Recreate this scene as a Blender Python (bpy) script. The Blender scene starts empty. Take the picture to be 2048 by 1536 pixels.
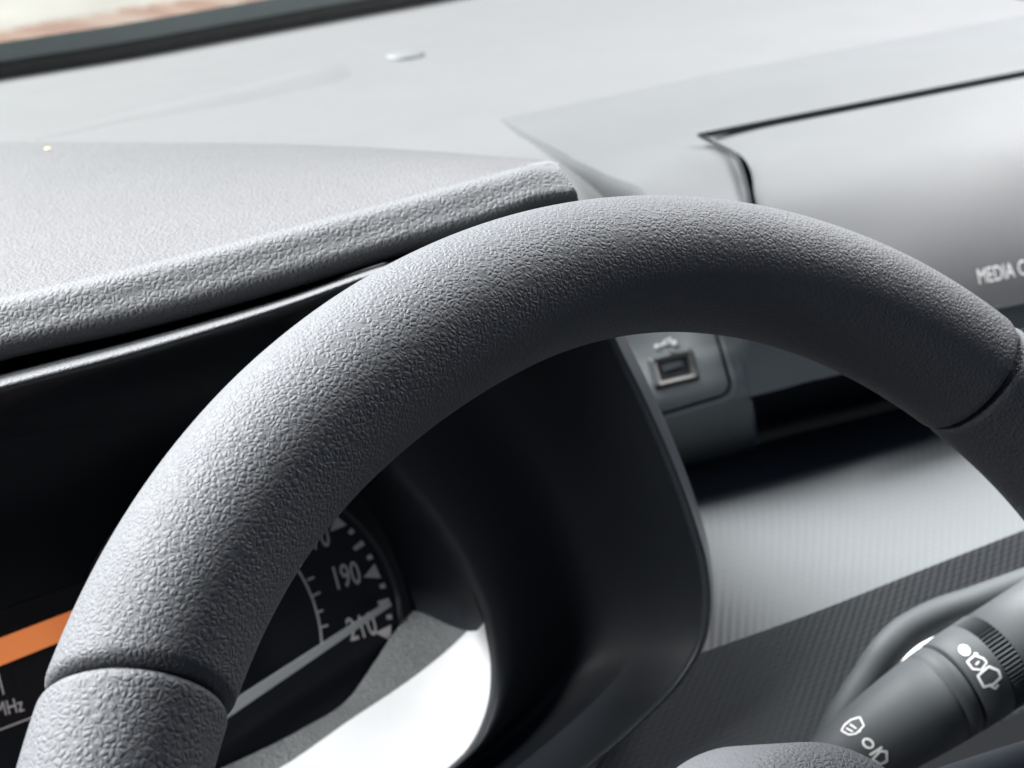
import bpy, bmesh, math, random
from mathutils import Vector, Matrix
from mathutils.bvhtree import BVHTree
random.seed(7)
SC = bpy.context.scene
COL = SC.collection

# ------------------------------------------------------------------ camera
F = 3151.548                      # focal length in pixels of a 2048 wide frame
CAMZ = 1.30                       # camera height above the road
X_ = Vector((1.0, .20, .30)).normalized()      # the car's lateral axis seen from the camera (right, up, forward)
PITCH = math.radians(22)
fw = Vector((0, 0, 1))
e1 = (fw - X_ * fw.dot(X_)).normalized()
e2 = X_.cross(e1).normalized()
if e2.y < 0: e2 = -e2
k = -math.sin(PITCH) / e1.z
U_ = (e1 * k + e2 * math.sqrt(1 - k * k)).normalized()  # the car's up axis
Y_ = (fw - X_ * fw.dot(X_) - U_ * fw.dot(U_)).normalized()
def c2w(v):                       # camera (right, up, forward) -> world direction
    return Vector((X_.dot(v), Y_.dot(v), U_.dot(v)))
CAM = Vector((0, 0, CAMZ))
right, up, fwd = c2w(Vector((1, 0, 0))), c2w(Vector((0, 1, 0))), c2w(Vector((0, 0, 1)))
cd = bpy.data.cameras.new('camera'); cam = bpy.data.objects.new('camera', cd); COL.objects.link(cam)
cam.matrix_world = Matrix.Translation(CAM) @ Matrix((right, up, -fwd)).transposed().to_4x4()
cd.sensor_width = 36; cd.lens = 36 * F / 2048; cd.clip_start = .01; cd.clip_end = 200
cd.dof.use_dof = True; cd.dof.focus_distance = .415; cd.dof.aperture_fstop = 20
SC.camera = cam

# ------------------------------------------------------------------ light
w = bpy.data.worlds.new('World'); SC.world = w; w.use_nodes = True
w.node_tree.nodes['Background'].inputs[0].default_value = (.30, .54, 1.0, 1)
w.node_tree.nodes['Background'].inputs[1].default_value = .022
def aim(o, d): o.rotation_euler = Vector(d).to_track_quat('-Z', 'Y').to_euler()
sd = bpy.data.lights.new('sun', 'SUN'); sd.energy = 4.5; sd.angle = math.radians(34); sd.color = (.985, .995, 1)
sun = bpy.data.objects.new('sun', sd); COL.objects.link(sun); sun.location = (0, 0, 6); aim(sun, (.42, -.52, -.80))
pd = bpy.data.lights.new('shelf_spot', 'SPOT'); pd.energy = 2.2; pd.spot_size = math.radians(12.5); pd.spot_blend = .3; pd.shadow_soft_size = .01  # added spot that brightens only the patch in the gauge opening
spot = bpy.data.objects.new('shelf_spot', pd); COL.objects.link(spot)
def window_light(name, loc, at, size, power, col=(1, .99, .98)):
    d = bpy.data.lights.new(name, 'AREA'); d.shape = 'RECTANGLE'; d.size, d.size_y = size; d.energy = power; d.color = col
    o = bpy.data.objects.new(name, d); COL.objects.link(o); o.location = CAM + Vector(loc); aim(o, Vector(at) - Vector(loc))
window_light('passenger_window_light', (.95, .80, .38), (.33, .58, -.36), (.5, .35), 3.7)
window_light('driver_window_light', (-.46, .37, .13), (.03, .38, -.14), (.26, .26), 1.55)
SC.view_settings.view_transform = 'Standard'; SC.view_settings.look = 'None'
SC.view_settings.exposure = 2.5; SC.view_settings.gamma = 1

# ------------------------------------------------------------------ helpers
def ray(px, py): return c2w(Vector(((px - 1024) / F, (768 - py) / F, 1)))
def A(px, py, y=None, z=None, d=None):
    """world point that the ray through picture point (px, py) meets at car depth y, height z (below the lens) or camera depth d"""
    r = ray(px, py)
    s = d if d is not None else (y / r.y if y is not None else z / r.z)
    return CAM + r * s
def mat(name, base, rough=.5, grain=0, depth=.0002, spec=.28, metal=0, var=.0, emit=None, estr=0, stretch=None, coat=0, kind='leather', trans=0):
    m = bpy.data.materials.new(name); m.use_nodes = True
    nt = m.node_tree; N = nt.nodes; L = nt.links; b = N['Principled BSDF']
    b.inputs['Base Color'].default_value = (*base, 1); b.inputs['Roughness'].default_value = rough
    b.inputs['Specular IOR Level'].default_value = spec; b.inputs['Metallic'].default_value = metal
    b.inputs['Coat Weight'].default_value = coat; b.inputs['Transmission Weight'].default_value = trans
    if emit: b.inputs['Emission Color'].default_value = (*emit, 1); b.inputs['Emission Strength'].default_value = estr
    tc = N.new('ShaderNodeTexCoord')
    if not metal and not emit:
        nv_ = N.new('ShaderNodeTexNoise'); nv_.inputs['Scale'].default_value = 22; nv_.inputs['Detail'].default_value = 8; nv_.inputs['Roughness'].default_value = .75
        L.new(tc.outputs['Object'], nv_.inputs[0])
        rv = N.new('ShaderNodeMapRange'); rv.inputs[1].default_value = .3; rv.inputs[2].default_value = .7; rv.inputs[3].default_value = .965; rv.inputs[4].default_value = 1.035
        L.new(nv_.outputs[0], rv.inputs[0])
        sc0 = N.new('ShaderNodeVectorMath'); sc0.operation = 'SCALE'; sc0.inputs[0].default_value = base; L.new(rv.outputs[0], sc0.inputs['Scale']); L.new(sc0.outputs[0], b.inputs['Base Color'])
    if grain:
        mp = N.new('ShaderNodeMapping'); L.new(tc.outputs['Object'], mp.inputs[0])
        if stretch: mp.inputs['Scale'].default_value = stretch
        nz = N.new('ShaderNodeTexNoise'); nz.inputs['Scale'].default_value = grain * .8; nz.inputs['Detail'].default_value = 3
        L.new(mp.outputs[0], nz.inputs[0])
        ad = N.new('ShaderNodeVectorMath'); ad.operation = 'MULTIPLY_ADD'
        L.new(nz.outputs['Color'], ad.inputs[0]); ad.inputs[1].default_value = (1.0 / grain,) * 3; L.new(mp.outputs[0], ad.inputs[2])
        def vor(scale, w0):
            v = N.new('ShaderNodeTexVoronoi'); v.feature = 'DISTANCE_TO_EDGE'; v.inputs['Scale'].default_value = scale
            L.new(ad.outputs[0], v.inputs['Vector'])
            r = N.new('ShaderNodeMapRange'); r.interpolation_type = 'SMOOTHSTEP'; r.inputs[2].default_value = w0
            L.new(v.outputs['Distance'], r.inputs[0]); return r
        a_ = vor(grain, .34); b_ = vor(grain * 1.9, .3)
        mx = N.new('ShaderNodeMath'); mx.operation = 'MULTIPLY_ADD'; mx.inputs[1].default_value = .16
        L.new(b_.outputs[0], mx.inputs[0]); L.new(a_.outputs[0], mx.inputs[2])
        n2 = N.new('ShaderNodeTexNoise'); n2.inputs['Scale'].default_value = grain * .28; n2.inputs['Detail'].default_value = 2
        L.new(mp.outputs[0], n2.inputs[0])
        m3 = N.new('ShaderNodeMath'); m3.operation = 'MULTIPLY_ADD'; m3.inputs[1].default_value = .9
        L.new(n2.outputs[0], m3.inputs[0]); L.new(mx.outputs[0], m3.inputs[2])
        bp = N.new('ShaderNodeBump'); bp.inputs['Distance'].default_value = depth; bp.inputs['Strength'].default_value = 1
        L.new(m3.outputs[0], bp.inputs['Height']); L.new(bp.outputs[0], b.inputs['Normal'])
    if var:
        n3 = N.new('ShaderNodeTexNoise'); n3.inputs['Scale'].default_value = 28; n3.inputs['Detail'].default_value = 6
        L.new(tc.outputs['Object'], n3.inputs[0])
        r3 = N.new('ShaderNodeMapRange'); r3.inputs[3].default_value = rough - var; r3.inputs[4].default_value = rough + var
        L.new(n3.outputs[0], r3.inputs[0]); L.new(r3.outputs[0], b.inputs['Roughness'])
    return m
def mesh(name, verts, faces, m, parent=None, smooth=True, thick=0, bevel=0):
    me = bpy.data.meshes.new(name); me.from_pydata([tuple(v) for v in verts], [], faces)
    o = bpy.data.objects.new(name, me); COL.objects.link(o); me.materials.append(m)
    if smooth: me.polygons.foreach_set('use_smooth', [True] * len(me.polygons))
    me.update()
    if parent:
        o.parent = parent; o.matrix_parent_inverse = Matrix.Translation(-parent.location)
    if thick:
        s = o.modifiers.new('s', 'SOLIDIFY'); s.thickness = abs(thick); s.offset = -1 if thick > 0 else 1
    if bevel:
        s = o.modifiers.new('b', 'BEVEL'); s.width = bevel; s.segments = 3; s.limit_method = 'ANGLE'
    return o
def thing(name, label, cat, loc, group=None):
    o = bpy.data.objects.new(name, None); COL.objects.link(o); o.location = loc; o.empty_display_size = .02
    o['label'] = label; o['category'] = cat
    if group: o['group'] = group
    return o
def tag(o, label, cat, group=None):
    o['label'] = label; o['category'] = cat
    if group: o['group'] = group
    return o
def structure(o): o['kind'] = 'structure'; return o
def cr(P, n):
    """centripetal-free Catmull-Rom through the points P, n samples evenly spread by arc length"""
    if len(P) == 2: return [P[0].lerp(P[1], i / (n - 1)) for i in range(n)]
    Q = [P[0] * 2 - P[1]] + list(P) + [P[-1] * 2 - P[-2]]
    S = []
    for i in range(1, len(Q) - 2):
        for j in range(16):
            t = j / 16; a, b, c, d = Q[i - 1], Q[i], Q[i + 1], Q[i + 2]
            # non-uniform tangents keep the curve from overshooting where spacing changes
            la, lb, lc = (b - a).length + 1e-9, (c - b).length + 1e-9, (d - c).length + 1e-9
            m1 = ((c - b) / lb * la + (b - a) / la * lb) / (la + lb) * lb
            m2 = ((d - c) / lc * lb + (c - b) / lb * lc) / (lb + lc) * lb
            t2, t3 = t * t, t ** 3
            S.append(b * (2 * t3 - 3 * t2 + 1) + m1 * (t3 - 2 * t2 + t) + c * (3 * t2 - 2 * t3) + m2 * (t3 - t2))
    S.append(P[-1].copy())
    L = [0]
    for i in range(1, len(S)): L.append(L[-1] + (S[i] - S[i - 1]).length)
    out = []; j = 0
    for i in range(n):
        s = L[-1] * i / (n - 1)
        while j < len(L) - 2 and L[j + 1] < s: j += 1
        u = (s - L[j]) / max(1e-12, L[j + 1] - L[j]); out.append(S[j].lerp(S[j + 1], min(1, max(0, u))))
    return out
def loft(name, rows, m, parent=None, nu=80, nv=24, thick=.002, even=True):
    if name in ('instrument_hood', 'hood_lip', 'hood_back', 'hood_underside', 'binnacle_ridge'):
        rows = [[r[0] + (r[0] - r[1]).normalized() * .22] + list(r) for r in rows]
    R = [cr(r, nu) for r in rows]
    cols = []
    for i in range(nu):
        c = [r[i] for r in R]
        cols.append(cr(c, nv))
    V = [cols[i][j] for j in range(nv) for i in range(nu)]
    Fc = [(j * nu + i, j * nu + i + 1, (j + 1) * nu + i + 1, (j + 1) * nu + i) for j in range(nv - 1) for i in range(nu - 1)]
    return mesh(name, V, Fc, m, parent, thick=thick)
def row(pts, **kw): return [A(*p, **kw) if len(p) == 2 else A(p[0], p[1], y=p[2]) for p in pts]
def box(name, c, ax, half, m, parent=None, bevel=.001):
    ax = [Vector(a).normalized() for a in ax]
    V = [c + ax[0] * half[0] * i + ax[1] * half[1] * j + ax[2] * half[2] * k_ for i in (-1, 1) for j in (-1, 1) for k_ in (-1, 1)]
    Fc = [(0, 1, 3, 2), (4, 6, 7, 5), (0, 4, 5, 1), (2, 3, 7, 6), (0, 2, 6, 4), (1, 5, 7, 3)]
    o = mesh(name, V, Fc, m, parent, smooth=False, bevel=bevel)
    return o
def sweep(path, prof, closed_prof=True, caps=True):
    """tube: path = list of (centre, axis_a, axis_b), prof(k) = list of (a, b)"""
    V = []; n = None
    for k_, (c, a, b) in enumerate(path):
        P = prof(k_); n = len(P)
        V += [c + a * p[0] + b * p[1] for p in P]
    Fc = []
    for k_ in range(len(path) - 1):
        for i in range(n):
            j = (i + 1) % n
            Fc.append((k_ * n + i, k_ * n + j, (k_ + 1) * n + j, (k_ + 1) * n + i))
    if caps:
        Fc.append(tuple(range(n))[::-1]); Fc.append(tuple(range((len(path) - 1) * n, len(path) * n)))
    return V, Fc
def tube(name, pts, rad, m, parent=None, n=24, seg=60, flat=1.0, ref=None):
    P = cr(pts, seg); path = []
    for i in range(seg):
        t = (P[min(i + 1, seg - 1)] - P[max(i - 1, 0)]).normalized()
        a = (ref or Vector((0, 0, 1))).cross(t).normalized(); b = t.cross(a)
        path.append((P[i], a, b))
    def prof(k_):
        r = rad(k_ / (seg - 1)) if callable(rad) else rad
        return [(r * math.cos(2 * math.pi * i / n), r * flat * math.sin(2 * math.pi * i / n)) for i in range(n)]
    V, Fc = sweep(path, prof); return mesh(name, V, Fc, m, parent)
def bvh(o):
    dg = bpy.context.evaluated_depsgraph_get(); dg.update()
    bm = bmesh.new(); bm.from_object(o, dg); bm.transform(o.matrix_world if not o.parent else Matrix()); t = BVHTree.FromBMesh(bm); bm.free(); return t
def on_plane(p0, n):
    def f(px, py):
        r = ray(px, py); s = (p0 - CAM).dot(n) / r.dot(n); return CAM + r * s, (n if n.dot(r) < 0 else -n)
    return f
def on_mesh(t):
    def f(px, py):
        h = t.ray_cast(CAM, ray(px, py).normalized())
        if h[0] is None: return None
        n = h[1]; return h[0], (n if n.dot(ray(px, py)) < 0 else -n)
    return f
def strokes(name, lines, wd, surf, m, parent, lift=.00025, step=4):
    """printed marks: thin ribbons lying on the surface that they are printed on; lines in picture points"""
    V = []; Fc = []
    for ln in lines:
        closed = ln[0] == ln[-1]
        pts = []
        for a, b in zip(ln[:-1], ln[1:]):
            q = max(1, int(math.dist(a, b) / step)); pts += [(a[0] + (b[0] - a[0]) * i / q, a[1] + (b[1] - a[1]) * i / q) for i in range(q)]
        pts.append(ln[-1]); base = len(V); ok = True; tmp = []
        for i, p in enumerate(pts):
            a = pts[i - 1] if i else (pts[-2] if closed else p); b = pts[i + 1] if i < len(pts) - 1 else (pts[1] if closed else p)
            dx, dy = b[0] - a[0], b[1] - a[1]; l = math.hypot(dx, dy) or 1; nx, ny = -dy / l * wd / 2, dx / l * wd / 2
            for s in (1, -1):
                h = surf(p[0] + nx * s, p[1] + ny * s)
                if h is None: ok = False; break
                tmp.append(h[0] + h[1] * lift)
        if not ok: continue
        V += tmp
        Fc += [(base + 2 * i, base + 2 * i + 1, base + 2 * i + 3, base + 2 * i + 2) for i in range(len(pts) - 1)]
    return mesh(name, V, Fc, m, parent, smooth=False)
def polys(name, pl, surf, m, parent, lift=.00025):
    V = []; Fc = []
    for p in pl:
        b = len(V); hh = [surf(*q) for q in p]
        if any(h is None for h in hh): print('MISS', name); continue
        V += [h[0] + h[1] * lift for h in hh]
        Fc.append(tuple(range(b, b + len(p))))
    return mesh(name, V, Fc, m, parent, smooth=False)
def lettering(name, s, x, y, size, ang, surf, m, parent, squeeze=.8, bold=0., shear=0., lift=.00025, align='LEFT'):
    cu = bpy.data.curves.new(name, 'FONT'); cu.body = s; cu.size = 1; cu.offset = bold; cu.align_x = align; cu.resolution_u = 4
    tmp = bpy.data.objects.new('tmp', cu); COL.objects.link(tmp)
    dg = bpy.context.evaluated_depsgraph_get(); dg.update(); me = bpy.data.meshes.new_from_object(tmp.evaluated_get(dg))
    bpy.data.objects.remove(tmp)
    bm = bmesh.new(); bm.from_mesh(me); bmesh.ops.triangulate(bm, faces=bm.faces)
    bmesh.ops.remove_doubles(bm, verts=bm.verts, dist=1e-5)
    ca, sa = math.cos(ang), math.sin(ang); bad = []
    for v in bm.verts:
        u, w_ = (v.co.x * squeeze + v.co.y * shear) * size, v.co.y * size
        h = surf(x + u * ca - w_ * sa, y - u * sa - w_ * ca)
        if h is None: bad.append(v)
        else: v.co = h[0] + h[1] * lift
    bmesh.ops.delete(bm, geom=bad, context='VERTS')
    bm.to_mesh(me); bm.free(); me.materials.clear()
    o = mesh(name, [v.co for v in me.vertices], [tuple(p.vertices) for p in me.polygons], m, parent, smooth=False)
    return o

tgt = A(740, 1450, y=.54); spot.location = tgt + Vector((-.44, -.01, .15)); aim(spot, tgt - spot.location)

# ------------------------------------------------------------------ materials
M = {}
M['dash'] = mat('dash_plastic', (.090, .0895, .094), .70, grain=620, depth=.00010, var=.05)
M['hood'] = mat('hood_plastic', (.070, .070, .0735), .70, grain=640, depth=.00030, stretch=(.8, 1.1, 1), var=.05)
M['lip'] = mat('lip_plastic', (.078, .081, .085), .70, grain=520, depth=.00022, var=.04)
M['rim'] = mat('rim_leather', (.062, .065, .070), .65, grain=680, depth=.00018, var=.06, spec=.30)
M['grip'] = mat('grip_leather', (.062, .065, .070), .65, grain=580, depth=.00019, var=.06, spec=.30)
M['module'] = mat('module_plastic', (.080, .0815, .086), .6, grain=900, depth=.00004, var=.04)
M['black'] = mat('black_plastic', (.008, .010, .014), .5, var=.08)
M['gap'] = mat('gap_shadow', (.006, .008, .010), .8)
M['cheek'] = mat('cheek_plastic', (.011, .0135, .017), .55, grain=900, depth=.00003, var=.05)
M['edge'] = mat('edge_plastic', (.035, .04, .045), .35)
M['usb'] = mat('grey_plastic', (.20, .215, .22), .55, grain=1100, depth=.00002)
M['pedge'] = mat('lit_edge_grey', (.27, .29, .29), .5)
M['stalk'] = mat('stalk_plastic', (.046, .051, .054), .58, grain=1300, depth=.00002)
M['white'] = mat('white_print', (.62, .62, .61), .6)
M['ink'] = mat('dial_print', (.55, .52, .52), .6)
M['dial'] = mat('dial_black', (.006, .007, .010), .5)
M['pale'] = mat('sunlit_pale', (.72, .73, .735), .35, var=.05)  # shelf's sun patch put into the colour; column liner shares it
M['lens_reflection'] = mat('lens_reflection_grey', (.15, .158, .16), .6, grain=850, depth=.00045, stretch=(.5, .5, 1.8))  # grey stands for the bright shelf mirrored in the gauge lens
M['needle'] = mat('needle_plastic', (.32, .335, .335), .4)
M['rubber'] = mat('rubber', (.003, .004, .004), .6, grain=500, depth=.0004)
M['metal'] = mat('socket_metal', (.15, .145, .14), .6, metal=1)

# ------------------------------------------------------------------ outside: ground and brick wall seen through the windscreen
def ground_mat():
    m = bpy.data.materials.new('paving'); m.use_nodes = True; N = m.node_tree.nodes; L = m.node_tree.links; b = N['Principled BSDF']
    tc = N.new('ShaderNodeTexCoord'); n = N.new('ShaderNodeTexNoise'); n.inputs['Scale'].default_value = .9; n.inputs['Detail'].default_value = 6
    L.new(tc.outputs['Object'], n.inputs[0]); r = N.new('ShaderNodeValToRGB'); L.new(n.outputs[0], r.inputs[0])
    r.color_ramp.elements[0].position = .35; r.color_ramp.elements[0].color = (.11, .10, .088, 1)
    r.color_ramp.elements[1].position = .65; r.color_ramp.elements[1].color = (.16, .15, .135, 1)
    L.new(r.outputs[0], b.inputs['Base Color']); b.inputs['Roughness'].default_value = .9; return m
gm = ground_mat()
structure(mesh('ground', [(-60, -20, 0), (60, -20, 0), (60, 90, 0), (-60, 90, 0)], [(0, 1, 2, 3)], gm, smooth=False))

cabm = mat('blocker_dark', (.03, .032, .036), .8)
def cabin():  # unseen floor, low sides and rear, added to block ground bounce
    x0, x1, y0, y1, zb = -.62, 1.05, -.75, 1.30, .45
    V = [(x0, y0, zb), (x1, y0, zb), (x1, y1, zb), (x0, y1, zb), (x0, y0, 1.45), (x1, y0, 1.45), (x1, y1, 1.08), (x0, y1, 1.08), (x0, -.3, 1.0), (x1, -.3, 1.0)]
    return mesh('cabin_blocker', V, [(0, 1, 2, 3), (0, 4, 5, 1), (2, 6, 7, 3), (0, 3, 7, 8, 4), (1, 5, 9, 6, 2)], cabm, smooth=False, thick=.02)
cb = cabin(); tag(cb, 'unseen dark shell around the dashboard, added to block light from below', 'light blocker'); structure(cb)

# ------------------------------------------------------------------ windscreen
def zf(px, py, z): return A(px, py, z=z)
scr_l, scr_m, scr_r = A(-500, 232, z=-.195), A(0, 150, z=-.195), A(900, -14, z=-.195)
ws = thing('windscreen', 'car windscreen with a black band and rubber seal along the far edge of the dashboard', 'windscreen', A(300, 95, z=-.195))
edge_px = [(-500, 222), (-200, 185), (0, 152), (250, 112), (450, 75), (650, 38), (860, 0), (1100, -48), (1500, -130)]
P0 = [A(x, y, z=-.195) for x, y in edge_px]
lean = Vector((0, -.55, .80)).normalized()
# ------------------------------------------------------------------ dashboard
dash = thing('dashboard', 'pale grey grained plastic car dashboard with an instrument hood, centre module and lower trim', 'dashboard', A(1000, 500, y=.65))
back = [A(x, y + 6, z=-.197) + Vector((0, .03, -.004)) for x, y in edge_px]
def lvl(pts, z): return [A(x, y, z=z) for x, y in pts]
rows = [back,
        lvl([(-500, 330), (0, 232), (400, 166), (800, 100), (1100, 30), (1600, -70)], -.197),
        lvl([(-500, 420), (0, 292), (400, 215), (850, 150), (1300, 60), (1800, -30)], -.199),
        lvl([(-500, 560), (0, 430), (500, 330), (1000, 236), (1500, 140), (2100, 20)], -.201),
        lvl([(-500, 800), (0, 680), (500, 560), (1100, 400), (1700, 270), (2300, 140)], -.211),
        lvl([(-500, 960), (0, 850), (560, 730), (1190, 560), (1800, 430), (2400, 300)], -.24)]
top = loft('top_panel', rows, M['dash'], dash, nu=160, nv=90, thick=.003)
# low swage that runs up to the light sensor
sw_a = [A(x, y, z=-.197) for x, y in [(60, 285), (250, 232), (450, 186), (560, 158), (640, 136), (700, 126)]]
sw_b = [A(x, y, z=-.197) for x, y in [(62, 286), (260, 250), (470, 215), (590, 192), (680, 176), (740, 160)]]
sw_m = [a.lerp(b, .3) + Vector((0, 0, (0, .0012, .0024, .0030, .0024, .0004)[i])) for i, (a, b) in enumerate(zip(sw_a, sw_b))]
loft('swage', [[p + Vector((0, .002, -.0012)) for p in sw_a], [p + Vector((0, 0, .0)) for p in sw_a], sw_m, [p + Vector((0, 0, -.0012)) for p in sw_b]], M['dash'], dash, nu=60, nv=14, thick=.001)

# instrument hood
yh = .475
R1 = [A(x, y, z=-.158) for x, y in [(-300, 288), (0, 284), (300, 285), (530, 287), (800, 298), (1000, 313), (1075, 319), (1116, 329)]]
F1 = row([(-300, 668), (0, 596), (300, 526), (575, 456), (800, 398), (980, 350), (1060, 331), (1118, 332)], y=yh + .012)
Rm = [a.lerp(b, .5) + Vector((0, 0, .0012)) for a, b in zip(cr(R1, 8), cr(F1, 8))]
Rf = [a.lerp(b, .93) + Vector((0, 0, .0006)) for a, b in zip(cr(R1, 8), cr(F1, 8))]
R0 = [p + Vector((0, .0015, -.0025)) for p in R1]
R00 = [p + Vector((0, .004, -.05)) for p in R1]
F3 = row([(-300, 765), (0, 688), (300, 620), (575, 547), (800, 482), (980, 431), (1080, 396), (1153, 384)], y=yh - .004)
F4 = row([(-300, 790), (0, 706), (300, 640), (575, 566), (800, 498), (980, 446), (1080, 410), (1156, 396)], y=yh - .002)
F5 = row([(-300, 800), (0, 720), (300, 652), (575, 575), (800, 506), (980, 450), (1080, 420), (1157, 404)], y=yh + .018)
px1 = [(-300, 668), (0, 596), (300, 526), (575, 456), (800, 398), (980, 350), (1060, 331), (1118, 332)]
px3 = [(-300, 765), (0, 688), (300, 620), (575, 547), (800, 482), (980, 431), (1080, 396), (1153, 384)]
F2 = row([(a[0] + (b[0] - a[0]) * .16, a[1] + (b[1] - a[1]) * .16) for a, b in zip(px1, px3)], y=yh + .0045)
F2b = row([(a[0] + (b[0] - a[0]) * .6, a[1] + (b[1] - a[1]) * .6) for a, b in zip(px1, px3)], y=yh - .0005)
hood = loft('instrument_hood', [R1, Rm, Rf, F1], M['hood'], dash, nu=140, nv=60, thick=.0)
loft('hood_back', [R1, R0, R00], M['hood'], dash, nu=140, nv=6, thick=.0)
lip = loft('hood_lip', [F1, F2, F2b, F3, F4, F5], M['lip'], dash, nu=160, nv=40, thick=.0)
# end cheek of the hood turning away at its tip
endc = [[p, p + Vector((.004, .02, -.003)), p + Vector((.002, .06, -.015)), p + (R1[-1] - F1[-1])] for p in (F1[-1], F2[-1], F2b[-1], F3[-1], F4[-1], F5[-1])]
loft('hood_end', endc, M['lip'], dash, nu=14, nv=20, thick=0)
G0 = row([(-300, 806), (0, 722), (300, 652), (575, 576), (800, 508), (980, 450), (1157, 404)], y=yh + .018)
G1 = row([(-300, 832), (0, 748), (300, 671), (575, 592), (760, 528), (980, 470), (1165, 424)], y=yh + .024)
loft('hood_underside', [G0, G1], M['black'], dash, nu=80, nv=4, thick=0)
H0 = row([(-300, 834), (0, 750), (300, 673), (575, 594), (760, 530), (980, 472), (1165, 426)], y=yh + .024)
H1 = row([(-300, 846), (0, 760), (300, 681), (575, 600), (760, 536), (980, 478), (1165, 430)], y=yh - .009)
H2 = row([(-300, 862), (0, 776), (300, 696), (575, 611), (760, 546), (980, 488), (1165, 440)], y=yh - .018)
H3 = row([(-300, 872), (0, 785), (300, 705), (575, 618), (760, 552), (980, 494), (1165, 446)], y=yh - .004)
loft('binnacle_ridge', [H0, H1, H2, H3], M['lip'], dash, nu=120, nv=16, thick=0)
# binnacle roof and back
I0 = H3
I1 = row([(-300, 1000), (0, 860), (300, 770), (575, 700), (760, 640), (980, 600), (1165, 560)], y=yh + .12)
I2 = row([(-300, 1010), (0, 885), (300, 838), (575, 780), (760, 720), (980, 680), (1165, 640)], y=yh + .14)
I3 = row([(-300, 1700), (0, 1700), (300, 1700), (575, 1700), (760, 1700), (980, 1700), (1165, 1700)], y=yh + .16)
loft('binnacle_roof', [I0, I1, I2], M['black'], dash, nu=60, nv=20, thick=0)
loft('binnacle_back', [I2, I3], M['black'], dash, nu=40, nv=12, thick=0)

# right cheek: opening curve -> outer edge
In = [(560, 640), (680, 800), (770, 932), (870, 1050), (930, 1150), (968, 1245), (981, 1335), (972, 1420), (935, 1497), (880, 1550), (780, 1640), (640, 1720)]
Ou = [(1140, 420), (1188, 560), (1232, 672), (1290, 790), (1348, 920), (1396, 1050), (1418, 1130), (1424, 1205), (1408, 1290), (1365, 1362), (1285, 1445), (1100, 1600)]
def ycheek(i, n): return .500 - .02 * i / n
ci = [A(x, y, y=.525 - .015 * i / 11) for i, (x, y) in enumerate(In)]
ci2 = [A(x + 10, y - 2, y=.519 - .015 * i / 11) for i, (x, y) in enumerate(In)]
co = [A(x, y, y=ycheek(i, 11)) for i, (x, y) in enumerate(Ou)]
cm = [a.lerp(b, .5) + Vector((.004, .022, 0)) for a, b in zip(ci, co)]
coa = [A(x - 20, y + 2, y=ycheek(i, 11) + .001) for i, (x, y) in enumerate(Ou)]
cob = [A(x - 9, y + 1, y=ycheek(i, 11) - .003) for i, (x, y) in enumerate(Ou)]
coc = [p + Vector((.006, .012, 0)) for p in co]
cod = [p + Vector((.002, .07, 0)) for p in co]
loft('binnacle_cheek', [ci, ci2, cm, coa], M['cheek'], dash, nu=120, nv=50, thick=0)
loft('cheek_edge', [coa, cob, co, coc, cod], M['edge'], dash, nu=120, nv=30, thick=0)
# recess wall behind the opening
dn = Vector((0, -1, .30)).normalized()
dc = A(478, 1265, y=.578); dp = on_plane(dc, dn)
rw0 = ci[:6]; 
Dl = [(560, 740), (640, 850), (700, 960), (765, 1060), (803, 1150), (822, 1218)]
rw1 = [A(x, y, y=.545) for x, y in [(610, 690), (700, 830), (775, 960), (850, 1060), (895, 1150), (935, 1262)]]
rw2 = [dp(x, y)[0] + dn * .001 for x, y in Dl]
loft('gauge_bezel', [ci[:6], rw1, rw2], M['black'], dash, nu=80, nv=24, thick=0)
# lower shelf, sun patch put into its colour; grained band imitates its lens reflection
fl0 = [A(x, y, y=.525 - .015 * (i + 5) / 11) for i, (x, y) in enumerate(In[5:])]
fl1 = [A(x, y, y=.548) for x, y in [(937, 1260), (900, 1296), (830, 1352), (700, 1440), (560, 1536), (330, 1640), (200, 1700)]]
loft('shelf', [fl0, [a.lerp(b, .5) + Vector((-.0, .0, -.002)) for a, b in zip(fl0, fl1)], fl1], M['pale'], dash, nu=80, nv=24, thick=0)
sk1 = fl1
sk2 = [dp(x, y)[0] + dn * .003 for x, y in [(822, 1217), (785, 1262), (740, 1330), (690, 1398), (600, 1455), (450, 1528), (300, 1590)]]
sk0 = [A(x, y, y=.5485) for x, y in [(938, 1260), (900, 1296), (830, 1352), (700, 1440), (560, 1536), (330, 1640), (200, 1700)]]
loft('lens_reflection', [sk0, sk2], M['lens_reflection'], dash, nu=80, nv=12, thick=0)

# ------------------------------------------------------------------ centre module
def ym(pts, y): return [A(a, b, y=y) for a, b in pts]
m0 = lvl([(1000, 238), (1174, 201), (1474, 138), (1774, 82), (2250, -8)], -.1980)
m1 = lvl([(1070, 276), (1240, 232), (1474, 190), (1774, 130), (2250, 40)], -.1945)
m2 = lvl([(1150, 320), (1290, 288), (1400, 266), (1750, 198), (2250, 102)], -.1975)
loft('module_top', [m0, m1, m2], M['module'], dash, nu=90, nv=30, thick=.0)
c0 = cr(m2, 50)[:1] + [m2[1], m2[2]]
c1 = [A(1216, 350, z=-.201), A(1370, 325, z=-.1995), A(1472, 307, z=-.1995)]
c2 = [A(1292, 388, y=.678), A(1405, 384, y=.680), A(1494, 372, y=.683)]
c3 = [A(1320, 470, y=.655), A(1430, 460, y=.657), A(1507, 440, y=.660)]
c4 = [A(1340, 640, y=.640), A(1450, 630, y=.640), A(1560, 600, y=.641)]
loft('module_side', [c0, c1, c2, c3, c4], M['module'], dash, nu=40, nv=50, thick=.0)
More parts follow.
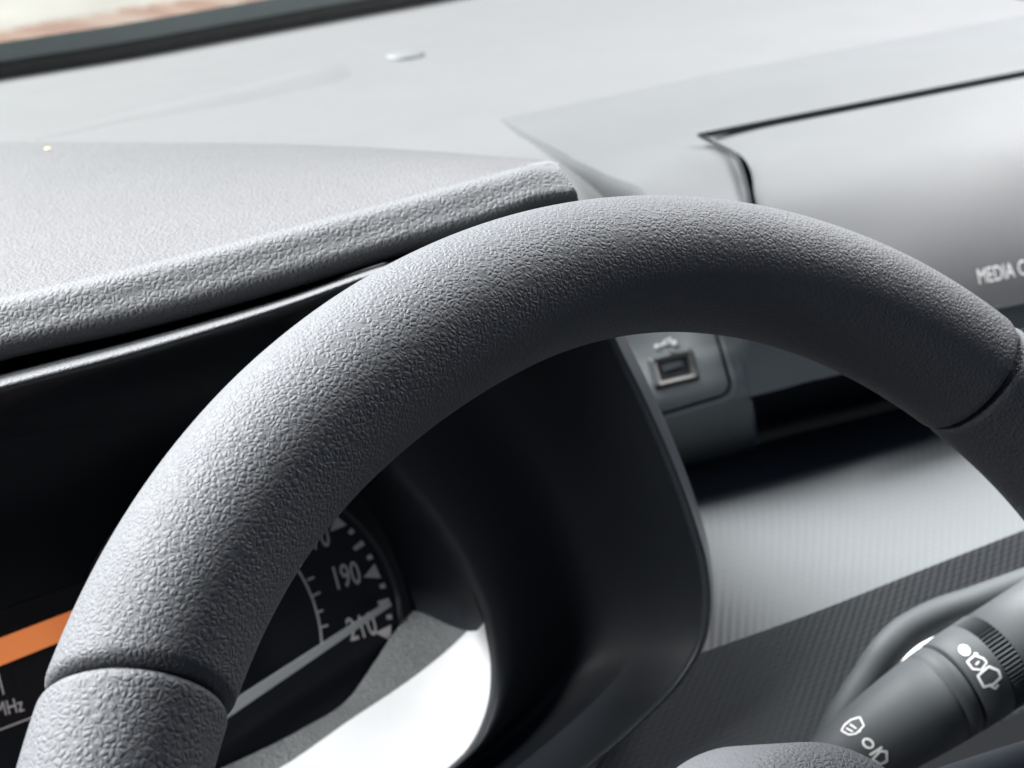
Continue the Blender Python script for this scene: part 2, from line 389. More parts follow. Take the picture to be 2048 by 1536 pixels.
LR = [(.748, (1412, 276), (1750, 207), (2250, 112)), (.716, (1481, 311), (1750, 250), (2250, 152)), (.692, (1502, 344), (1750, 296), (2250, 200)), (.670, (1512, 405), (1800, 350), (2250, 262)),
      (.645, (1550, 520), (1800, 460), (2250, 370)), (.622, (1590, 640), (1800, 600), (2250, 505)), (.615, (1600, 708), (1800, 660), (2250, 566))]
lid = loft('module_lid', [[A(*p, y=y) for p in P] for y, *P in LR], M['module'], dash, nu=90, nv=70, thick=.0)
edgepts = [m0[0], m1[0], m2[0], c1[0], c2[0], c3[0], c4[0]]
loft('module_edge', [edgepts, [p + Vector((-.0006, 0, -.0012)) for p in edgepts], [p + Vector((-.0008, 0, -.02)) for p in edgepts]], M['module'], dash, nu=60, nv=12, thick=0)
bedge = m0
loft('module_edge', [bedge, [p + Vector((0, .001, -.001)) for p in bedge], [p + Vector((0, .0012, -.01)) for p in bedge]], M['module'], dash, nu=60, nv=8, thick=0)
b1, b2, b3 = (on_mesh(bvh(bpy.data.objects[n])) for n in ('module_lid', 'module_side', 'module_top'))
def nearest(px, py):
    for o_ in ((0, 0), (-6, -3), (6, 3), (-12, -6), (12, 6), (-18, 0), (18, 0)):
        hh = [h for h in (b1(px + o_[0], py + o_[1]), b2(px + o_[0], py + o_[1]), b3(px + o_[0], py + o_[1])) if h]
        if hh:
            h = min(hh, key=lambda h: (h[0] - CAM).length)
            return A(px, py, d=(h[0] - CAM).dot(fwd)), h[1]
    return None
def seam(name, pts, wd, lift):
    P = []
    for a, b in zip(pts[:-1], pts[1:]):
        q = max(1, int(math.dist(a, b) / 8)); P += [(a[0] + (b[0] - a[0]) * i / q, a[1] + (b[1] - a[1]) * i / q) for i in range(q)]
    P.append(pts[-1]); D = []
    for p in P:
        hh = [nearest(p[0] + u, p[1] + v_) for u, v_ in ((0, 0), (0, -7), (0, 7), (-7, 0), (7, 0))]
        D.append(min([(h[0] - CAM).dot(fwd) for h in hh if h] or [D[-1]]))
    for it in range(3): D = [sum(D[max(0, i - 3):i + 4]) / len(D[max(0, i - 3):i + 4]) for i in range(len(D))]
    V = []
    for i, p in enumerate(P):
        a, b = P[max(0, i - 1)], P[min(len(P) - 1, i + 1)]; l = math.dist(a, b); nx, ny = -(b[1] - a[1]) / l * wd / 2, (b[0] - a[0]) / l * wd / 2
        for dd, w_ in ((lift, 1), (lift, -1), (lift - .004, -1), (lift - .004, 1)): V.append(A(p[0] + nx * w_, p[1] + ny * w_, d=D[i] - dd))
    n = len(P)
    return mesh(name, V, [(4 * i + k_, 4 * i + (k_ + 1) % 4, 4 * i + 4 + (k_ + 1) % 4, 4 * i + 4 + k_) for i in range(n - 1) for k_ in range(4)], M['gap'], lid, smooth=False)
seam('lid_seam', [(1396, 271), (1750, 203), (2240, 108)], 8, .0015)
seam('lid_seam', [(1400, 271), (1438, 291), (1463, 304), (1475, 316), (1485, 345), (1495, 385), (1501, 420), (1505, 450)], 9, .0050)
# the dash top is cut away under the module
me = top.data
def topix(p):
    v = p - CAM; z = v.dot(fwd); return 1024 + F * v.dot(right) / z, 768 - F * v.dot(up) / z
for v in me.vertices:
    x, y = topix(v.co)
    if v.co.y < .2: continue
    dl = (x - 1000) * .51 - (y - 238)            # right of the module's left edge when positive
    dbk = y - (238 - .19 * (x - 1000))           # nearer than its back edge when positive
    k_ = min(dl, dbk) - 30
    if k_ > 0: v.co.z -= min(.10, k_ * .0012)
lt = on_mesh(bvh(lid))
lettering('lettering', 'MEDIA CONTROL', 1957, 569, 44, math.radians(11.5), lt, M['white'], lid, squeeze=.58, bold=0, shear=.0)

# ------------------------------------------------------------------ socket housing under the module
def face(name, pts, y, m, parent, thick=.004, n=10):
    return loft(name, [ym(pts[0], y[0]), ym(pts[1], y[1])], m, parent, nu=n, nv=n, thick=thick)
ya = .635
housing = loft('socket_housing', [ym([(1180, 560), (1430, 560), (1440, 556)], ya + .03), ym([(1200, 690), (1350, 668), (1462, 645)], ya + .012), ym([(1240, 850), (1400, 815), (1500, 789)], ya - .006), ym([(1240, 870), (1400, 826), (1503, 797)], ya - .003), ym([(1250, 920), (1400, 885), (1506, 862)], ya + .012), ym([(1250, 960), (1400, 930), (1510, 905)], ya + .04)], M['usb'], dash, nu=30, nv=60, thick=0)
loft('housing_side', [[A(1440, 556, y=ya + .03), A(1462, 645, y=ya + .012), A(1500, 789, y=ya - .006), A(1503, 797, y=ya - .003), A(1506, 862, y=ya + .012), A(1510, 905, y=ya + .04)],
                      [A(1452, 556, y=ya + .06), A(1475, 645, y=ya + .05), A(1512, 789, y=ya + .04), A(1514, 797, y=ya + .04), A(1516, 862, y=ya + .05), A(1518, 905, y=ya + .06)]], M['usb'], dash, nu=40, nv=8, thick=0)
plane_n = (ym([(1350, 668)], ya + .012)[0] - ym([(1400, 815)], ya - .006)[0]).cross(Vector((1, 0, 0))).normalized()
if plane_n.y > 0: plane_n = -plane_n
hs = on_mesh(bvh(housing))
def sunk(px, py): h = hs(px, py); return h
# plate with rounded corner: dark groove line and its lit edge painted as a lighter strip
def arc(cx, cy, r, a0, a1, n=8): return [(cx + r * math.cos(math.radians(a0 + (a1 - a0) * i / n)), cy + r * math.sin(math.radians(a0 + (a1 - a0) * i / n))) for i in range(n + 1)]
gline = [(1300, 834)] + [(1440, 792)] + [(1452, 785), (1458, 775), (1458, 762)] + [(1428, 660)]
strokes('plate_groove', [gline], 4, hs, M['gap'], housing, lift=.0003)
gl2 = [(1300, 842)] + [(1444, 799)] + [(1460, 791), (1467, 779), (1467, 762)] + [(1438, 660)]
p = strokes('plate_edge', [gl2], 6, hs, M['pedge'], housing, lift=.0005)
us = thing('usb_socket', 'small usb port set into the grey plate beside the wheel rim', 'usb socket', hs(1345, 738)[0])
def frame(name, outer, inner, m, parent, lift_o, lift_i):
    V = []; n = len(outer)
    for q, l in [(o, lift_o) for o in outer] + [(i, lift_i) for i in inner]:
        h = hs(*q); V.append(h[0] + h[1] * l)
    return mesh(name, V, [(i, (i + 1) % n, n + (i + 1) % n, n + i) for i in range(n)], m, parent, smooth=False)
def quad(c, hw, hh, sl, sk, r=0):
    pts = []
    for sx, sy in ((-1, -1), (1, -1), (1, 1), (-1, 1)):
        if not r: cs = [(sx * hw, sy * hh)]
        else:
            k0 = {(-1, -1): 180, (1, -1): 270, (1, 1): 0, (-1, 1): 90}[(sx, sy)]
            cs = [(sx * (hw - r) + r * math.cos(math.radians(k0 + a)), sy * (hh - r) + r * math.sin(math.radians(k0 + a))) for a in (0, 30, 60, 90)]
        pts += [(c[0] + a + b * sk, c[1] - a * sl + b) for a, b in cs]
    return pts
cc = (1347, 738)
frame('surround', quad(cc, 46, 33, .235, .28, 8), quad(cc, 38, 25, .235, .28, 5), M['stalk'], us, .0001, .0016)
frame('socket_collar', quad(cc, 38, 25, .235, .28, 5), quad(cc, 30, 18, .235, .28, 2), M['metal'], us, .0016, .0008)
polys('socket_mouth', [quad(cc, 30, 18, .235, .28, 2)], hs, M['gap'], us, .0006)
polys('contact_tongue', [[(1322, 733), (1362, 722), (1366, 733), (1326, 745)]], hs, M['edge'], us, .0012)
sy = [[(1311, 693), (1345, 684)], [(1322, 690), (1330, 681), (1336, 679)]]
strokes('usb_symbol', sy, 4, hs, M['white'], housing, lift=.0005)
polys('usb_symbol_end', [arc(1312, 693, 5, 0, 330, 11)], hs, M['white'], housing, .0006)
polys('usb_symbol_end', [arc(1337, 679, 5, 0, 330, 11)], hs, M['white'], housing, .0006)
polys('usb_symbol_end', [arc(1347, 686, 6, 0, 330, 11)], hs, M['white'], housing, .0006)
# panel right of it; shade below it put into near-black overhang sheets
loft('lower_panel', [ym([(1430, 640), (1700, 640), (2300, 520)], ya + .002), ym([(1480, 715), (1700, 690), (2300, 560)], ya - .003), ym([(1500, 793), (1700, 742), (2300, 600)], ya - .005)], M['usb'], dash, nu=30, nv=20, thick=0)
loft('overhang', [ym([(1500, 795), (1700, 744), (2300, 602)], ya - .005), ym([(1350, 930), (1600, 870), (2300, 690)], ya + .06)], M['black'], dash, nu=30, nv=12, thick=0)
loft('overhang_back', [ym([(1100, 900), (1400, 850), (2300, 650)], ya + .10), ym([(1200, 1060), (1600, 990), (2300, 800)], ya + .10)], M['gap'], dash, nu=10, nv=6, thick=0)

# lower trim with a fine woven texture
def weave():
    m = mat('woven_trim', (.068, .0725, .077), .62); N = m.node_tree.nodes; L = m.node_tree.links; b = N['Principled BSDF']
    uv = N.new('ShaderNodeUVMap'); sp = N.new('ShaderNodeSeparateXYZ'); L.new(uv.outputs[0], sp.inputs[0])
    def mth(op, a, b_=None, c=None):
        n = N.new('ShaderNodeMath'); n.operation = op
        for i, v in enumerate((a, b_, c)):
            if v is None: continue
            if isinstance(v, (int, float)): n.inputs[i].default_value = v
            else: L.new(v, n.inputs[i])
        return n.outputs[0]
    rib = mth('SINE', mth('MULTIPLY', sp.outputs[0], 2 * math.pi * 62))
    row_ = mth('SINE', mth('ADD', mth('MULTIPLY', sp.outputs[1], 2 * math.pi * 70), mth('MULTIPLY', sp.outputs[0], 2 * math.pi * 62)))
    h = mth('MULTIPLY', rib, mth('ADD', mth('MULTIPLY', row_, .8), 1.0))
    bp = N.new('ShaderNodeBump'); bp.inputs['Distance'].default_value = .00007; L.new(h, bp.inputs['Height']); L.new(bp.outputs[0], b.inputs['Normal'])
    return m
M['weave'] = weave()
def add_uv(o, nu, nv, v0, v1):
    me = o.data; uvl = me.uv_layers.new(name='UVMap')
    for lp in me.loops:
        i = lp.vertex_index; uvl.data[lp.index].uv = ((i % nu) / (nu - 1), v0 + (v1 - v0) * (i // nu) / (nv - 1))
t0 = ym([(1250, 960), (1560, 875), (1820, 810), (2300, 670)], ya + .045)
t1 = ym([(1270, 985), (1600, 898), (1820, 838), (2300, 705)], ya + .015)
t2 = ym([(1300, 1090), (1600, 1010), (1840, 940), (2300, 800)], ya - .045)
t3 = ym([(1290, 1345), (1430, 1296), (1620, 1228), (1830, 1145), (2048, 1060), (2300, 960)], ya - .125)
o = loft('lower_trim', [t0, t1, t2, t3], M['weave'], dash, nu=120, nv=60, thick=0); add_uv(o, 120, 60, 0, .55)
t4 = ym([(1050, 1800), (1430, 1660), (1700, 1560), (1900, 1490), (2100, 1400), (2300, 1320)], ya - .164)
o = loft('lower_trim_face', [t3, t4], M['weave'], dash, nu=120, nv=40, thick=0); add_uv(o, 120, 40, .55, 1)

# curved bezel beside the stalk and the pale gap behind it
bz = [A(x, y, d=dd) for x, y, dd in [(1560, 1660, .60), (1625, 1550, .60), (1690, 1428, .605), (1738, 1353, .61), (1773, 1302, .612), (1806, 1269, .615), (1858, 1239, .618), (1952, 1205, .625), (2040, 1173, .63), (2250, 1100, .64)]]
tube('column_bezel', bz, lambda u: .0066, M['stalk'], dash, n=32, seg=80, flat=1.0)
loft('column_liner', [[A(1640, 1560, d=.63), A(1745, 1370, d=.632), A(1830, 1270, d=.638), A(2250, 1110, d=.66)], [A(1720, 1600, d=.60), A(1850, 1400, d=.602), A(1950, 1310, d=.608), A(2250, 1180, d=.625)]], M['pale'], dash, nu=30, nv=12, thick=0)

# ------------------------------------------------------------------ light sensor on the dashboard
sens = thing('light_sensor', 'small round domed sensor button near the windscreen on the dash top', 'sensor', A(810, 118, z=-.196))
def disc(name, c, nrm, r, prof, m, parent, n=48):
    nrm = nrm.normalized(); a = nrm.orthogonal().normalized(); b = nrm.cross(a); V = []
    for rr, h in prof: V += [c + a * r * rr * math.cos(2 * math.pi * i / n) + b * r * rr * math.sin(2 * math.pi * i / n) + nrm * h for i in range(n)]
    Fc = [(k_ * n + i, k_ * n + (i + 1) % n, (k_ + 1) * n + (i + 1) % n, (k_ + 1) * n + i) for k_ in range(len(prof) - 1) for i in range(n)]
    Fc.append(tuple(range((len(prof) - 1) * n, len(prof) * n)))
    return mesh(name, V, Fc, m, parent)
sc_ = A(810, 119, z=-.197); sr = 39 / F * (sc_ - CAM).length
M['sensor'] = mat('sensor_plastic', (.11, .112, .115), .5)
disc('dome', sc_, Vector((0, 0, 1)), sr, [(1, -.002), (1, .0022), (.97, .0034), (.85, .0042), (.5, .0048), (.1, .005)], M['sensor'], sens)
disc('collar', sc_, Vector((0, 0, 1)), sr, [(1.2, -.002), (1.2, .0002), (1.12, .0006), (1.02, .0006)], M['dash'], sens)

# ------------------------------------------------------------------ instrument cluster
cl = thing('instrument_cluster', 'black instrument cluster with a speedometer and a radio display behind the steering wheel', 'instrument cluster', A(478, 1265, y=.578))
def pc(r, a): return (478 + r * math.cos(math.radians(a)), 1265 - r * math.sin(math.radians(a)) * 1.0)
def ringpts(r, a0, a1, n): return [pc(r, a0 + (a1 - a0) * i / n) for i in range(n + 1)]
face_ = polys('dial_face', [ringpts(328, 0, 360, 72)[:-1]], dp, M['dial'], cl, 0)
def annulus(name, r0, r1, a0, a1, m, parent, l0, l1, n=120):
    V = []
    for r, l in ((r0, l0), (r1, l1)): V += [dp(*q)[0] + dp(*q)[1] * l for q in ringpts(r, a0, a1, n)]
    return mesh(name, V, [(i, i + 1, n + 2 + i, n + 1 + i) for i in range(n)], m, parent)
M['ring'] = mat('dial_ring', (.05, .053, .062), .3)
annulus('dial_ring', 318, 326, 0, 360, M['ring'], cl, .002, .004)
annulus('dial_ring_wall', 326, 327, 0, 360, M['black'], cl, .004, -.002)
tri = []; 
for kk in range(-1, 11):
    a = kk * 24
    if kk < 0: continue
    tri.append([pc(304, a + 3.0), pc(304, a - 3.0), pc(272, a)])
for q in tri: polys('major_mark', [q], dp, M['ink'], cl, .0004)
mi = []
for kk in range(0, 10):
    a = kk * 24
    for f_, r0, wd in ((6, 296, 1.0), (12, 284, 1.1), (18, 296, 1.0)):
        mi.append([pc(307, a + f_ + wd), pc(307, a + f_ - wd), pc(r0, a + f_ - wd * .8), pc(r0, a + f_ + wd * .8)])
for q in mi: polys('minor_mark', [q], dp, M['ink'], cl, .0004)
for s, x, y in (('210', 700, 1282), ('190', 668, 1180), ('170', 606, 1105)):
    lettering('numeral', s, x, y, 66, math.radians(15), dp, M['ink'], cl, squeeze=.60, bold=.012)
for kk, s in ((3, '150'), (4, '130'), (5, '110'), (6, '90'), (7, '70'), (8, '50'), (9, '30')):
    x, y = pc(232, kk * 24 + 12); lettering('numeral', s, x, y + 20, 62, math.radians(12), dp, M['ink'], cl, squeeze=.6, bold=.008, align='CENTER')
# inner scale
inn = [[(596, 1140), (612, 1168), (626, 1200), (636, 1235), (641, 1262), (643, 1287)]]
inn += [[(614, 1160), (628, 1154)], [(624, 1192), (640, 1184)], [(633, 1225), (646, 1220)], [(639, 1255), (656, 1250)], [(643, 1287), (664, 1290)]]
strokes('inner_scale', inn, 4.5, dp, M['ink'], cl, lift=.0004)
# needle
def raised(l): return lambda px, py: (dp(px, py)[0], dp(px, py)[1])
nt_, nb_ = [], []
for q, l in (((300, 1516), .006), ((300, 1544), .006), ((480, 1419), .006), ((784, 1211), .006), ((779, 1201), .006), ((470, 1399), .006)):
    h = on_plane(dc + dn * l, dn)(*q); nt_.append(h[0]); nb_.append(h[0] - dn * .0012)
mesh('needle', nt_ + nb_, [(0, 1, 2, 3, 4, 5), (11, 10, 9, 8, 7, 6)] + [(i, (i + 1) % 6, 6 + (i + 1) % 6, 6 + i) for i in range(6)], M['needle'], cl, smooth=False)
# glossy lower apron of the dial
ap0 = [dp(x, y)[0] + dn * .001 for x, y in [(805, 1222), (740, 1275), (640, 1345), (500, 1440), (400, 1500)]]
ap1 = [A(x, y, y=.560) for x, y in [(822, 1250), (760, 1330), (700, 1400), (600, 1460), (450, 1530)]]
# radio display
dsp = on_plane(A(0, 1350, y=.570), Vector((0, -1, .30)).normalized())
def panel(name, q, surf, m, parent, lift=0, th=.002):
    a = [surf(*p)[0] + surf(*p)[1] * lift for p in q]; b = [surf(*p)[0] + surf(*p)[1] * (lift - th) for p in q]; n = len(q)
    return mesh(name, a + b, [tuple(range(n)), tuple(range(2 * n - 1, n - 1, -1))] + [(i, (i + 1) % n, n + (i + 1) % n, n + i) for i in range(n)], m, parent, smooth=False)
M['screen'] = mat('screen_glass', (.008, .006, .007), .3)
def glow():
    m = bpy.data.materials.new('amber_glow'); m.use_nodes = True; N = m.node_tree.nodes; L = m.node_tree.links; b = N['Principled BSDF']
    b.inputs['Base Color'].default_value = (.12, .05, .02, 1); b.inputs['Emission Color'].default_value = (1, .29, .085, 1)
    tc = N.new('ShaderNodeTexCoord'); sp = N.new('ShaderNodeSeparateXYZ'); L.new(tc.outputs['Object'], sp.inputs[0])
    r = N.new('ShaderNodeMapRange'); r.inputs[1].default_value = -.02; r.inputs[2].default_value = .028; r.inputs[3].default_value = .105; r.inputs[4].default_value = .042
    L.new(sp.outputs[0], r.inputs[0]); L.new(r.outputs[0], b.inputs['Emission Strength']); return m
M['amber'] = glow()
scr = panel('display', [(-350, 1345), (200, 1150), (260, 1350), (60, 1440), (-350, 1590)], dsp, M['screen'], cl)
panel('display_bar', [(-350, 1400), (0, 1276), (152, 1218), (190, 1255), (0, 1331), (-350, 1455)], dsp, M['amber'], scr, .0008, .0006)
M['lcd'] = mat('lcd_text', (.5, .46, .46), .6)
lettering('display_text', '1', -2, 1390, 62, math.radians(14), dsp, M['lcd'], scr, squeeze=.62, lift=.001)
lettering('display_text', 'MHz', -7, 1434, 42, math.radians(14), dsp, M['lcd'], scr, squeeze=.72, lift=.001)
strokes('display_line', [[(-300, 1570), (0, 1458), (90, 1424)]], 3, dsp, M['lcd'], scr, lift=.001)

# ------------------------------------------------------------------ steering wheel
CW = Vector((0.07149943, -0.14576936, 0.41680865))
wn, wu, wv = (c2w(Vector(v)) for v in ((0.48123103, 0.23163512, -0.8454359), (-0.86907229, 0., -0.49468511), (-0.11458645, 0.97280274, 0.20130767)))
WC = CAM + c2w(CW)
wheel = thing('steering_wheel', 'dark leather grained steering wheel filling the foreground', 'steering wheel', WC)
kn = [20 + 20 * i for i in range(11)]
dR = [-0.78, 0.74, -1.06, 0.39, 0.14, -0.08, 0.25, 0.13, 0.05, 0.02, 0.01]
dr = [0.62, -0.05, 0.54, -1.07, -0.57, 1.04, 0.3, 0.06, 0.02, 0.01, 0.0]
def smooth_at(tab, t):
    s = 0; ws_ = 0
    for i in range(-5, 6):
        tt = t + i * 2
        if tt <= 20: v = tab[0]
        elif tt >= 220: v = tab[-1]
        else:
            j = int((tt - 20) // 20); f_ = (tt - 20) / 20 - j; v = tab[j] * (1 - f_) + tab[min(j + 1, 10)] * f_
        s += v; ws_ += 1
    return s / ws_ / 1000
def rim_ring(t, r_off=0, tilt=(0, 0)):
    a = math.radians(t); rd = wu * math.cos(a) + wv * math.sin(a); tg = -wu * math.sin(a) + wv * math.cos(a)
    nn = wn * math.cos(tilt[1]) + tg * math.sin(tilt[1]); rd = rd * math.cos(tilt[0]) + tg * math.sin(tilt[0])
    return WC + (wu * math.cos(a) + wv * math.sin(a)) * (.185 + smooth_at(dR, t)), rd, nn, .02034788 + smooth_at(dr, t) + r_off
def rim_part(name, t0_, t1_, m, r_off=0, roll=.004, ends=(1, 1), n=96, step=.75, parent=wheel, tilts=((0, 0), (0, 0))):
    ts = []; c = int((t1_ - t0_) / step) + 1
    for i in range(c + 1): ts.append((t0_ + (t1_ - t0_) * i / c, 0))
    dd = math.degrees(roll / .185)
    hd = [(t0_ + dd * (1 - math.cos(x)), roll * (1 - math.sin(x))) for x in [math.pi / 2 * i / 7 for i in range(8)]]
    tl = [(t1_ - dd * (1 - math.cos(x)), roll * (1 - math.sin(x))) for x in [math.pi / 2 * i / 7 for i in range(7, -1, -1)]]
    body = [q for q in ts if t0_ + dd < q[0] < t1_ - dd]
    seq = (hd if ends[0] else [(t0_, 0)]) + body + (tl if ends[1] else [(t1_, 0)])
    path = []; rr = []
    for t, red in seq:
        f_ = (t - t0_) / (t1_ - t0_); g0, g1 = max(0, 1 - (t - t0_) / 25), max(0, 1 - (t1_ - t) / 25); tilt = (tilts[0][0] * g0 + tilts[1][0] * g1, tilts[0][1] * g0 + tilts[1][1] * g1)
        cpt, rd, nn, r = rim_ring(t, r_off, tilt); path.append((cpt, rd, nn)); rr.append(r - red)
    V, Fc = sweep(path, lambda k_: [(rr[k_] * math.cos(2 * math.pi * i / n), rr[k_] * math.sin(2 * math.pi * i / n)) for i in range(n)])
    return mesh(name, V, Fc, m, parent)
S0, S1 = 24.6, 124.5
rim_part('rim', S0 + .15, S1 - .15, M['rim'], roll=.0030, tilts=((-.10, .34), (0, 0)))
rim_part('lower_grip', -60, S0 - .15, M['grip'], r_off=-.0002, roll=.0028, tilts=((0, 0), (-.10, .34)))
rim_part('lower_grip', S1 + .15, 230, M['grip'], r_off=-.0002, roll=.0028)
rim_part('rim_core', -60, 230, M['black'], r_off=-.0042, ends=(0, 0), n=48, step=3)
# hub pad
hubc = WC + wn * -.012 - wu * .021 + wv * .0015
def hub():
    prof = []; n = 96; V = []
    for j in range(26):
        x = j / 25; rr = .0465 * math.sin(x * math.pi / 2) ** .75 if x else 0; h = .022 * math.cos(x * math.pi / 2) ** .8 if x < 1 else 0
        V += [hubc + wu * rr * math.cos(2 * math.pi * i / n) + wv * rr * math.sin(2 * math.pi * i / n) + wn * h for i in range(n)]
    V += [hubc + wu * .0465 * math.cos(2 * math.pi * i / n) + wv * .0465 * math.sin(2 * math.pi * i / n) - wn * .03 for i in range(n)]
    Fc = [(k_ * n + i, k_ * n + (i + 1) % n, (k_ + 1) * n + (i + 1) % n, (k_ + 1) * n + i) for k_ in range(26) for i in range(n)]
    return mesh('hub_cover', V, Fc, M['grip'], wheel)
hub()
# spokes, from the hub to the rim
def spoke(t, w0, w1):
    a = math.radians(t); d = wu * math.cos(a) + wv * math.sin(a); s = -wu * math.sin(a) + wv * math.cos(a)
    pts = [(.03, -.014), (.08, -.016), (.13, -.012), (.178, 0)]
    path = []; ws_ = []
    for i in range(24):
        x = .03 + .148 * i / 23; h = -.016 + .014 * max(0, (x - .10) / .08) ** 2
        path.append((WC + d * x + wn * h, s, wn)); ws_.append(w0 + (w1 - w0) * i / 23)
    def prof(k_):
        P = []; 
        for i in range(32):
            q = 2 * math.pi * i / 32; c, s_ = math.cos(q), math.sin(q)
            P.append((ws_[k_] * math.copysign(abs(c) ** .6, c), .009 * math.copysign(abs(s_) ** .6, s_)))
        return P
    V, Fc = sweep(path, prof); return mesh('spoke', V, Fc, M['cheek'], wheel)
spoke(172, .024, .020); spoke(-6, .022, .020)

# ------------------------------------------------------------------ wiper stalk
Bp, Ap = A(1600, 1580, d=.565), A(2130, 1225, d=.60)
ax = (Ap - Bp); SL = ax.length; ax.normalize()
side = ax.cross((Bp - CAM).normalized()).normalized(); front = side.cross(ax).normalized()
if front.dot(CAM - Bp) < 0: front = -front
stalk = thing('wiper_stalk', 'grey wiper control stalk with white printed symbols beside the column bezel', 'stalk', Bp)
def lathe(name, prof, m, n=96, ribs=None):
    V = []
    for s, r in prof:
        for i in range(n):
            q = 2 * math.pi * i / n; rr = r * (1 + (ribs if ribs and i % 2 else 0)); V.append(Bp + ax * s + (front * math.cos(q) + side * math.sin(q)) * rr)
    L_ = len(prof); Fc = [(k_ * n + i, k_ * n + (i + 1) % n, (k_ + 1) * n + (i + 1) % n, (k_ + 1) * n + i) for k_ in range(L_ - 1) for i in range(n)]
    Fc += [tuple(range(n))[::-1], tuple(range((L_ - 1) * n, L_ * n))]
    return mesh(name, V, Fc, m, stalk)
ppm = F / .58
def S(px): return px / ppm * 1.02
sring = S(374)
barrel = lathe('barrel', [(S(-140), .0075), (0, .0092), (S(60), .0112), (S(130), .0138), (S(200), .0158), (S(270), .0172), (sring - .0085, .0180), (sring - .0080, .0176), (sring - .0072, .0176), (sring - .0068, .0181), (sring - .0012, .0184), (sring - .0006, .0180)], M['stalk'])
lathe('collar_gap', [(sring - .002, .0168), (sring + .002, .0168)], M['gap'])
knob = lathe('rotary_ring', [(sring + .0006, .0180), (sring + .0012, .0186), (sring + .008, .0190), (sring + .0128, .0190), (sring + .0140, .0186)], M['stalk'])
lathe('knurled_ring', [(sring + .0140, .0184), (sring + .0145, .0189), (sring + .0215, .0189), (sring + .0220, .0184)], M['stalk'], n=140, ribs=-.06).data.polygons.foreach_set('use_smooth', [False] * (140 * 3 + 2))
lathe('end_cap', [(sring + .0220, .0186), (sring + .06, .0185), (sring + .075, .017), (sring + .08, .012)], M['stalk'])
bs, ks = on_mesh(bvh(barrel)), on_mesh(bvh(knob))
def ov(cx, cy, rx, ry, ang, n=20):
    a = math.radians(ang); return [(cx + rx * math.cos(q) * math.cos(a) - ry * math.sin(q) * math.sin(a), cy + rx * math.cos(q) * math.sin(a) + ry * math.sin(q) * math.cos(a)) for q in [2 * math.pi * i / n for i in range(n)]]
def cl_(p): return p + [p[0]]
polys('printed_dot', [ov(1929, 1301, 13, 10, 35)], ks, M['white'], knob)
polys('printed_dot', [ov(1918, 1350, 9, 8, 0)], bs, M['white'], barrel)
strokes('rear_wiper_symbol', [cl_([(1934, 1324), (1949, 1311), (1966, 1317), (1973, 1325), (1962, 1340), (1945, 1338)]), [(1951, 1330), (1958, 1323)], [(1948, 1307), (1956, 1309)], [(1962, 1340), (1968, 1334)]], 3.6, ks, M['white'], knob, step=3)
strokes('rear_washer_symbol', [cl_([(1955, 1352), (1977, 1333), (1996, 1341), (2001, 1354), (1987, 1368), (1967, 1374)]), [(1980, 1371), (1990, 1377), (1996, 1369)]], 5, ks, M['white'], knob, step=3)
strokes('washer_symbol', [cl_([(1683, 1462), (1690, 1450), (1703, 1440), (1720, 1435), (1728, 1452), (1712, 1468), (1698, 1470)]), [(1693, 1457), (1706, 1464)], [(1700, 1449), (1713, 1458)], [(1710, 1468), (1722, 1462)]], 3, bs, M['white'], barrel, step=3)
strokes('auto_symbol', [cl_(ov(1736, 1487, 11, 8, 35))], 4, bs, M['white'], barrel, step=3)
strokes('wiper_symbol', [[(1739, 1510), (1764, 1494)], cl_([(1744, 1519), (1760, 1502), (1773, 1503), (1773, 1522), (1760, 1528)])], 5, bs, M['white'], barrel, step=3)

# ------------------------------------------------------------------ windscreen parts
glassm = bpy.data.materials.new('clear_glass'); glassm.use_nodes = True
N = glassm.node_tree.nodes; L = glassm.node_tree.links; N.clear()
o_ = N.new('ShaderNodeOutputMaterial'); tr = N.new('ShaderNodeBsdfTransparent'); gl_ = N.new('ShaderNodeBsdfGlossy'); mxs = N.new('ShaderNodeMixShader')
tr.inputs[0].default_value = (.80, .83, .80, 1); gl_.inputs['Roughness'].default_value = .02; mxs.inputs[0].default_value = .04
L.new(tr.outputs[0], mxs.inputs[1]); L.new(gl_.outputs[0], mxs.inputs[2]); L.new(mxs.outputs[0], o_.inputs[0])
def strip(name, lo, hi, m, parent, thick=.0):
    return loft(name, [lo, hi], m, parent, nu=60, nv=4, thick=thick)
seal0 = [p + Vector((0, -.004, -.003)) for p in P0]
seal = []
up1 = [p + Vector((0, 0, .006)) for p in P0]
up2 = [p + lean * .022 + Vector((0, .006, 0)) for p in P0]
M['frit'] = mat('frit_band', (.07, .085, .085), .35, grain=220, depth=.0002)
loft('rubber_seal', [seal0, [p + Vector((0, -.003, .006)) for p in P0], [p + Vector((0, .002, .010)) for p in P0]], M['rubber'], ws, nu=80, nv=12, thick=.0)
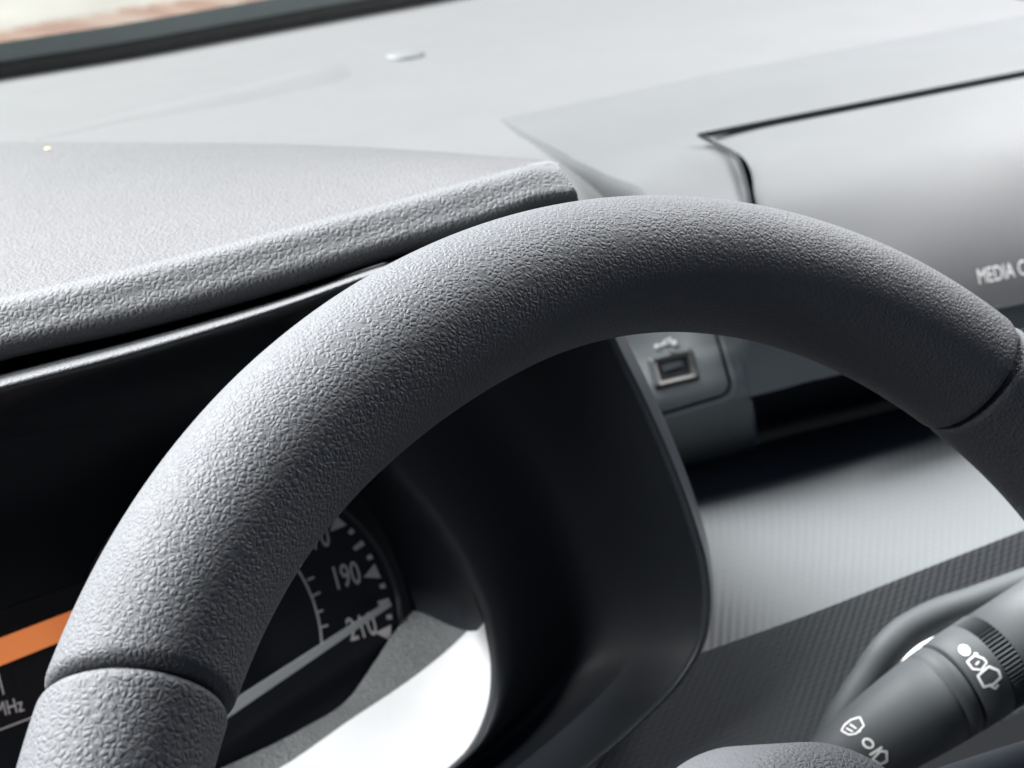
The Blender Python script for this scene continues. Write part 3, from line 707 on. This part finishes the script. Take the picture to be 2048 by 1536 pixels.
loft('frit_band', [[p + Vector((0, .002, .009)) for p in P0], [p + lean * .026 + Vector((0, .016, .002)) for p in P0]], M['frit'], ws, nu=80, nv=6, thick=.0)
g1 = [p + lean * .026 + Vector((0, .0175, .002)) for p in P0]
loft('glass', [g1, [p + lean * .62 for p in g1]], glassm, ws, nu=40, nv=8, thick=.0)

# ------------------------------------------------------------------ brick wall outside
M['brick'] = [mat('brick_%d' % i, c, .85) for i, c in enumerate([(.10, .052, .036), (.12, .072, .052), (.07, .058, .055), (.125, .088, .07)])]
bw = thing('brick_kerb', 'low orange brick kerb on the pale paving outside the windscreen', 'kerb', A(200, 80, z=-1.25))
kx = [(-420, 195), (-200, 152), (0, 112), (200, 72), (330, 48), (470, 26), (620, 0), (800, -40)]
Wp = cr([A(x, y, z=-1.25) for x, y in kx], 26)
for i in range(25):
    a, b = Wp[i], Wp[i + 1]; c = (a + b) / 2; d = (b - a); 
    hd = Vector((d.x, d.y, 0)).normalized(); nn = Vector((-hd.y, hd.x, 0))
    box('brick', Vector((c.x, c.y, .06)), (hd, nn, (0, 0, 1)), (d.length / 2 - .008, .34, .06), random.choice(M['brick']), bw, bevel=.01)

# ------------------------------------------------------------------ a crumb lying on the hood
ch = on_mesh(bvh(bpy.data.objects['instrument_hood']))(96, 300)
if ch:
    rr = random.Random(3)
    V = [ch[0] + (Vector((.0016 * math.cos(i * 2.4) * math.sqrt(1 - (1 - 2 * (i + .5) / 24) ** 2), .0011 * math.sin(i * 2.4) * math.sqrt(1 - (1 - 2 * (i + .5) / 24) ** 2), .0007 * (1 - 2 * (i + .5) / 24))) * rr.uniform(.8, 1.2)) + Vector((0, 0, .0005)) for i in range(24)]
    bm = bmesh.new(); [bm.verts.new(v) for v in V]; bmesh.ops.convex_hull(bm, input=bm.verts)
    me = bpy.data.meshes.new('crumb'); bm.to_mesh(me); bm.free(); me.materials.append(mat('crumb', (.55, .47, .28), .7))
    cr_o = bpy.data.objects.new('crumb', me); COL.objects.link(cr_o); tag(cr_o, 'tiny yellowish crumb lying near the back edge of the instrument hood', 'crumb')
